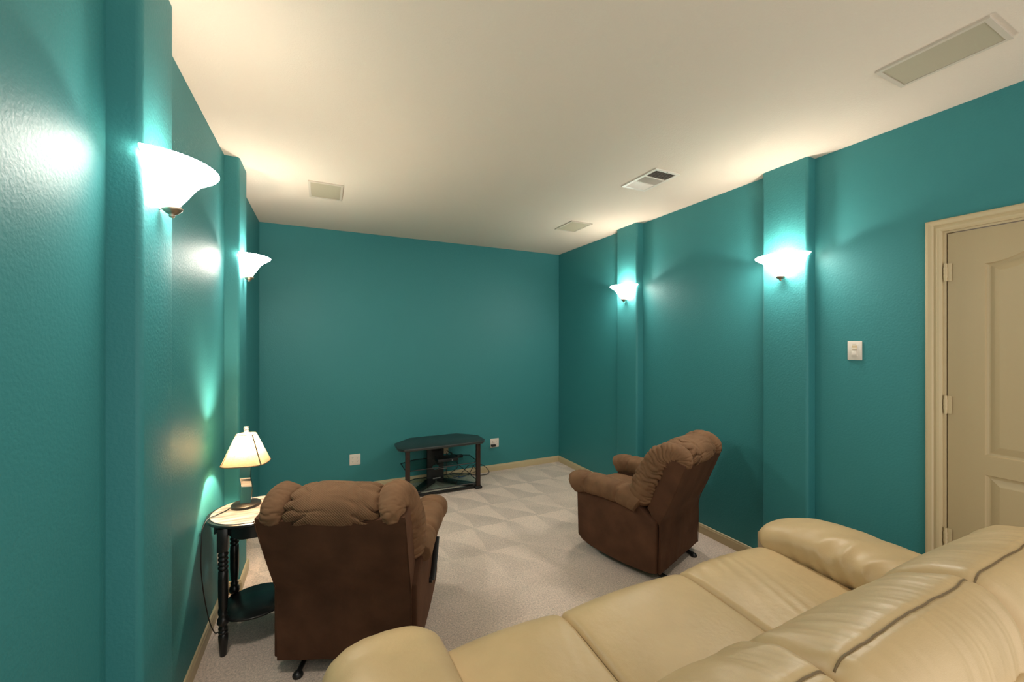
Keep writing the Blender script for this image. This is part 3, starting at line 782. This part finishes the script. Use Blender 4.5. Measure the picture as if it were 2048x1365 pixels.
# ------------------------------------------------------------------ recliners
def make_recliner():
    """local frame: +y is where the chair faces, origin on the floor under the seat"""
    r = empty('recliner')
    # side panels (arm boxes) with the curved lower edge of a rocker
    side = [(-.378, .075), (-.30, .062), (-.15, .058), (0, .066), (.12, .082), (.20, .105), (.235, .135), (.245, .47), (.22, .52), (-.20, .52), (-.27, .47), (-.378, .405)]
    for s in (-1, 1):
        v, f = prism(side, s * .235, s * .338, 'x')
        o = obj('side_panel', v, f, MICRO_SHADED, r); bevel(o, .008, 3)
    # arm pads, three gathered sections
    for s in (-1, 1):
        def ad(t, th, p):
            g = 0
            for c in (.36, .62):
                g -= .20 * math.exp(-((t - c) / .014) ** 2)
            if math.sin(th) < -.2: g *= .4
            w = .10 * crease(.10, p.y * 15, p.x * 6, s * 3.1 + p.z * 6) * math.exp(-((t - .40) / .16) ** 2) + .14 * crease(.14, p.y * 9, p.x * 22, p.z * 22 + 2.0 * s) * math.exp(-((t - .97) / .1) ** 2) + .05 * crease(.08, p.y * 9, p.x * 9, p.z * 9)
            return g + w * .8 + .03 * nz(p.x * 9, p.y * 9, p.z * 9)
        def ar(t):
            e = math.sqrt(max(0, 1 - (1 - t / .055) ** 2)) if t < .055 else (min(1, (1 - t) / .09)) ** .5
            e = max(e, .05)
            return ((.098 - .012 * t) * e, (.082 - .018 * t) * (e ** .8))
        tube('arm_pad', [(s * .305, .262, .512), (s * .305, .240, .522), (s * .304, .18, .532), (s * .302, .0, .535), (s * .300, -.14, .522), (s * .298, -.235, .498), (s * .298, -.26, .488)],
             ar, MICRO, r, n=110, seg=30, disp=ad, ex=2.4)
    # seat and footrest
    sp = [(-.20, .30), (.20, .30), (.265, .34), (.275, .42), (.24, .465), (.10, .475), (-.10, .468), (-.22, .45), (-.24, .38)]
    pillow('seat_cushion', sp, -.225, .225, MICRO, r, r=.04, nd=30, crown=.012,
           disp=lambda u, s, d, q: -.012 * math.exp(-((q.x - .05) / .012) ** 2) + .004 * nz(d * 10, q.x * 10, q.y * 10))
    fp = [(.235, .13), (.275, .125), (.305, .16), (.318, .28), (.31, .40), (.285, .44), (.245, .43), (.235, .30)]
    pillow('footrest', fp, -.23, .23, MICRO, r, r=.03, nd=24, crown=.01, disp=lambda u, s, d, q: .005 * nz(d * 8, q.x * 8, q.y * 8))
    # rear panel: hanging fabric below, raked back frame above
    prof = [(-.392, .072), (-.396, .20), (-.398, .32), (-.402, .405), (-.437, .49), (-.481, .60), (-.525, .71), (-.558, .80)]
    rows, cols = 48, 36
    P = catmull([(0, a, b) for a, b in prof], rows)
    V, F = [], []
    for i, p in enumerate(P):
        t = i / (rows - 1)
        for j in range(cols + 1):
            u = j / cols * 2 - 1
            hw = .312 + .010 * max(0, (p.z - .40) / .4)
            bow = .016 * (1 - u * u) * math.sin(math.pi * min(1, t * 1.02))
            y = p.y - bow + .006 * nz(u * 2.2, p.z * 4, 3.3) + .004 * nz(u * 7, p.z * 3, 8.1) * (1 - t)
            z = p.z + (.022 * u * u - .012 if t > .98 else 0)
            V.append((u * hw, y, z))
    nfront = len(V)
    for i, p in enumerate(P):
        th = .012 if p.z < .39 else .012 + min(1, (p.z - .39) / .05) * .095
        for j in range(cols + 1):
            u = j / cols * 2 - 1
            hw = .312 + .010 * max(0, (p.z - .40) / .4)
            V.append((u * hw, p.y + th, p.z + th * .35 * (1 if p.z > .42 else 0)))
    c1 = cols + 1
    for i in range(rows - 1):
        for j in range(cols):
            a = i * c1 + j
            F.append((a, a + 1, a + c1 + 1, a + c1)); F.append((nfront + a, nfront + a + c1, nfront + a + c1 + 1, nfront + a + 1))
        for j in (0, cols):
            a = i * c1 + j
            F.append((a, a + c1, nfront + a + c1, nfront + a))
    for j in range(cols):
        F.append((j, nfront + j, nfront + j + 1, j + 1)); a = (rows - 1) * c1 + j
        F.append((a, a + 1, nfront + a + 1, nfront + a))
    o = obj('back_panel', V, F, MICRO_SHADED, r, True); o.data.set_sharp_from_angle(angle=R_(50))
    for s in (-1, 1):
        tube('welt', [(s * (.313 + .010 * max(0, (p.z - .40) / .4)), p.y - .001, p.z) for p in P[::6] + [P[-1]]], .0022, MICRO_SHADED, o, n=50, seg=6)
    # pillow back: middle section carried over the top, gathered rolls down both sides
    path = [(-.512, .794), (-.522, .818), (-.508, .843), (-.468, .853), (-.412, .838), (-.360, .790), (-.312, .715), (-.268, .635), (-.225, .545), (-.190, .470)]
    mid = [(0, a + .0, b) for a, b in path]
    def md(t, th, p):
        g = 0
        x = abs(p.x)
        g -= .10 * math.exp(-((x - .112) / .006) ** 2) * (1 if t < .34 else .15)
        pl_ = math.exp(-((t - .05) / .10) ** 2)
        g += .22 * crease(.13, p.x * 22 * (1 if p.x > 0 else -1) + p.z * 26, p.z * 9, 1.7) * math.exp(-((t - .04) / .13) ** 2) * (1 if x > .11 else .25)
        g += .09 * crease(.07, p.x * 7, p.y * 9, p.z * 11)
        g += .07 * nz(p.x * 7, p.y * 9, p.z * 9)
        g -= .09 * math.exp(-((t - .50) / .014) ** 2) + .09 * math.exp(-((t - .74) / .014) ** 2)
        return g
    def mr(t):
        e = 1.0
        if t < .05: e = .50 + .5 * math.sqrt(max(0, t / .05))
        if t > .95: e = math.sqrt(max(.02, (1 - t) / .05))
        return ((.050 + .030 * math.sin(math.pi * min(1, t * 1.0))) * e, .205 * (1 if t > .05 else .97))
    tube('headrest_pillow', mid, mr, RIBBED, r, n=200, seg=100, disp=md, ex=3.6, up=(1, 0, 0.0))
    for s in (-1, 1):
        x0 = s * .262
        pts = [(x0 - s * .002, -.512, .802), (x0 - s * .004, -.520, .822), (x0 - s * .008, -.505, .840), (x0 - s * .010, -.462, .848), (x0 - s * .008, -.408, .832), (x0 + s * .004, -.362, .780), (x0 + s * .012, -.318, .705), (x0 + s * .014, -.282, .625), (x0 + s * .008, -.255, .545), (x0 - s * .005, -.238, .475)]
        def rd(t, th, p, s=s):
            env = math.exp(-((t - .62) / .30) ** 2)
            g = .15 * crease(.17, t * 24 + .6 * nz(th * 1.5, t * 6, s), th * .7, 4.0 + s) * env + .05
            g += .11 * crease(.12, th * 1.1 + t * 22, t * 9 - th, 9.0 + s) * math.exp(-((t - .06) / .10) ** 2)
            return g - .05 + .05 * nz(p.x * 8, p.y * 8, p.z * 8)
        def rr(t):
            e = 1.0
            if t < .06: e = .70 + .30 * math.sqrt(t / .06)
            if t > .90: e = math.sqrt(max(.03, (1 - t) / .10))
            k = .058 + .034 * min(1, max(0, (t - .12) / .38))
            return (k * e, k * .95 * e)
        tube('side_roll', pts, rr, MICRO, r, n=200, seg=48, disp=rd, ex=2.2, up=(1, 0, 0))
    # rocker base
    base = empty('base'); base.parent = r
    for s in (-1, 1):
        x = s * .215
        o = tube('runner', [(x, -.405, .014), (x, -.37, .020), (x, -.30, .030), (x, -.15, .022), (x, .0, .016), (x, .15, .022), (x, .24, .034)], lambda t: (.011, .014), BLACK, base, n=40, seg=10)
        obj('foot_pad', *lathevf([(0, 0), (.022, 0), (.024, .008), (.018, .020), (0, .024)], 16, (x, -.40)), BLACKP, o, True)
        obj('upright', *boxvf(x - .008, x + .008, -.26, -.22, .025, .30), BLACK, o)
    obj('cross_bar', *merge([boxvf(-.22, .22, -.30, -.27, .03, .055), boxvf(-.22, .22, .08, .11, .03, .055)]), BLACK, base)
    # release lever on the right side
    lv = tube('lever', [(.348, -.045, .235), (.352, -.01, .255), (.354, .06, .325), (.354, .125, .395)], lambda t: (.005, .019 - .004 * t), BLACKP, r, n=30, seg=10, up=(1, 0, 0))
    obj('pivot', *lathevf([(0, 0), (.016, 0), (.016, .016), (0, .018)], 14), BLACK, lv).location = (.338, -.045, .235)
    lv.children[-1].rotation_euler = (0, R_(90), 0)
    return r
rc = make_recliner()
rc.location = (.250, 2.412, 0); rc.rotation_euler = (0, 0, R_(-23.5))
tag(rc, 'brown microfibre rocker recliner beside the lamp table, seen from behind', 'recliner', 'brown recliners')
rc2 = copy_tree(rc)
rc2.location = (2.13, 2.40, 0); rc2.rotation_euler = (0, 0, R_(19))
tag(rc2, 'brown microfibre rocker recliner near the right wall, turned to the left', 'recliner', 'brown recliners')

# ------------------------------------------------------------------ cream leather sofa
SX0, SX1 = 0.0, 2.50
sf = tag(empty('leather_sofa', (1.25, .85, 0)), 'large cream leather three-seat reclining sofa in the foreground', 'sofa')
OX, OY = 1.25, .85
def L2(pts): return [(a - OY, b) for a, b in pts]
box('base', (.36 - OX, 2.14 - OX, .42 - OY, 1.27 - OY, .03, .27), LEATHER, sf, .02)
for x in (.12, 2.38):
    for y in (.50, 1.25): box('foot', (x - OX - .03, x - OX + .03, y - OY - .03, y - OY + .03, 0, .04), BLACKP, sf, .004)
seat_prof = L2([(.58, .20), (1.27, .20), (1.385, .24), (1.420, .33), (1.422, .415), (1.385, .464), (1.29, .482), (1.05, .470), (.85, .455), (.66, .44), (.56, .42), (.53, .32)])
cuts = [.375, .878, 1.543, 2.150]
for k in range(3):
    a, b = cuts[k] - OX + .002, cuts[k + 1] - OX - .002
    def sd(u, s, d, q, k=k):
        top = 1 if q.y > .40 else 0
        w = 0
        if k == 1:
            w += .0055 * ridge(d * 22 - q.x * 5.5, q.x * 1.2, 5.0) * math.exp(-((u - .78) / .13) ** 2) * math.exp(-((q.x + .10) / .20) ** 2)
        if k == 2:
            w += .003 * ridge(d * 18 - q.x * 5, q.x * 1.4, 2.0) * math.exp(-((u - .35) / .3) ** 2)
        if k == 0:
            w += .003 * ridge(d * 18 - q.x * 5, q.x * 1.4, 7.0) * math.exp(-((u - .9) / .15) ** 2)
        return top * w + .004 * nz(d * 5, q.x * 5, q.y * 5 + k)
    pillow('seat_cushion', seat_prof, a, b, LEATHER, sf, r=.028, nd=70, npf=110, crown=.016, disp=sd)
# seam welts between the seats
for x in cuts[1:3]:
    tube('seat_seam', [(x - OX, y - OY, z) for y, z in ((1.416, .36), (1.405, .41), (1.365, .446), (1.27, .459), (1.05, .450), (.85, .436), (.72, .424))], .0035, LEATHSEAM_SHADOW, sf, n=40, seg=6)
# back cushions
back_prof = L2([(.56, .42), (.645, .50), (.675, .60), (.672, .71), (.645, .80), (.590, .878), (.515, .930), (.430, .950), (.370, .915), (.345, .84), (.345, .74), (.37, .60), (.42, .46)])
bc = [.375, .878, 1.525, 2.165]
for k in range(3):
    a, b = bc[k] - OX + .002, bc[k + 1] - OX - .002
    def bd(u, s, d, q, k=k):
        y = q.x + OY
        pm = math.exp(-((y - .43) / .16) ** 2) if q.y > .66 else 0
        pm *= .35 + .65 * max(0, nz(d * 6, q.x * 3, 20.0 + k) + .35)
        w = (.0052 if y > .43 else .0034) * ridge(d * 17 + q.x * 3.5, q.x * 3.5 + q.y * 2, 3.0 + k) * pm
        w += .0016 * ridge(d * 38 + q.x * 6, q.x * 4, 11.0 + k) * pm
        if q.y > .7: w -= .005 * math.exp(-((y - .432) / .008) ** 2)
        e = min(u, 1 - u)
        if q.y > .6:
            w += .012 * ridge(q.x * 9 + d * 5, q.y * 9, 6.0 + k) * math.exp(-(e / .12) ** 2)
            w -= .009 * math.exp(-(e / .05) ** 2)
        return w + .010 * nz(d * 4.5, q.x * 6, q.y * 6 + 2 * k)
    hgt = 0.0
    cush = pillow('back_cushion', back_prof, a, b, LEATHER, sf, r=.038, nd=130, npf=150, crown=.012, disp=bd,
           post=(lambda p, u, s, h=hgt: (p[0], p[1], p[2] + h * math.sin(math.pi * min(1, max(0, u))) * (1 if p[2] > .6 else 0))))
    bvh = BVHTree.FromPolygons([w.co.copy() for w in cush.data.vertices], [tuple(p.vertices) for p in cush.data.polygons])
    sm = []
    for i in range(70):
        t = .012 + .976 * i / 69
        x = a + (b - a) * t; y = .432 - OY + .004 * nz(x * 9, k, 0)
        hit = bvh.ray_cast(Vector((x, y, 2)), Vector((0, 0, -1)))[0]
        if hit: sm.append((x, y, hit.z + .0004))
    tube('back_seam_shadow', sm, .0024, LEATHSEAM_SHADOW, sf, n=120, seg=6)  # dark tube paints the shadow along the back seam
# outer back shell
shell = L2([(.300, .06), (.36, .06), (.40, .30), (.385, .55), (.372, .72), (.35, .795), (.318, .80), (.292, .74), (.286, .45), (.288, .2)])
pillow('outer_back', shell, .20 - OX, 2.30 - OX, LEATHER, sf, r=.02, nd=40, npf=60, disp=lambda u, s, d, q: .004 * nz(d * 4, q.x * 4, q.y * 4))
# arms: upholstered box with a fat pillow top
for s, dz, (xa, xb) in ((-1, -.042, (.0, .385)), (1, -.016, (2.140, 2.505))):
    c = (xa + xb) / 2 - OX; hw = (xb - xa) / 2
    ap = [(-.40, .06), (.44, .06), (.515, .10), (.528, .28), (.515, .42), (.40, .47), (-.40, .47)]
    pillow('arm_panel', ap, xa - OX + .03, xb - OX - .03, LEATHER, sf, r=.03, nd=10, npf=50)
    def apd(t, th, p, s=s):
        g = .035 * nz(p.x * 6, p.y * 6, p.z * 6)
        fr = math.exp(-((t - .04) / .09) ** 2)
        g += .035 * ridge(p.x * 17, p.z * 2.0, 3.0 + s) * fr
        if s > 0:
            g += .075 * ridge(p.x * 5 + p.y * 9, p.y * 4 - p.z * 8, 8.0) * math.exp(-((t - .62) / .20) ** 2)
        g += .03 * ridge(p.y * 6 + p.x * 8, p.z * 6, 1.0) * .5
        return g
    def apr(t, hw=hw):
        e = 1.0
        if t < .16: e = math.sqrt(max(.0, 1 - (1 - t / .16) ** 2)) * .97 + .03
        if t > .94: e = .85 + .15 * (1 - t) / .06
        return ((hw + .005) * (e ** .55), (.112 - .012 * t) * e)
    fy = -.035 if s > 0 else 0
    tube('arm_pillow', [(c, .555 + fy, .455), (c, .540 + fy, .470), (c, .48 + fy, .508 + dz * .8), (c, .36, .532 + dz), (c, .18, .540 + dz), (c, .0, .536 + dz), (c, -.18, .530 + dz), (c, -.34, .520 + dz)],
         apr, LEATHER, sf, n=150, seg=64, disp=apd, ex=2.5)
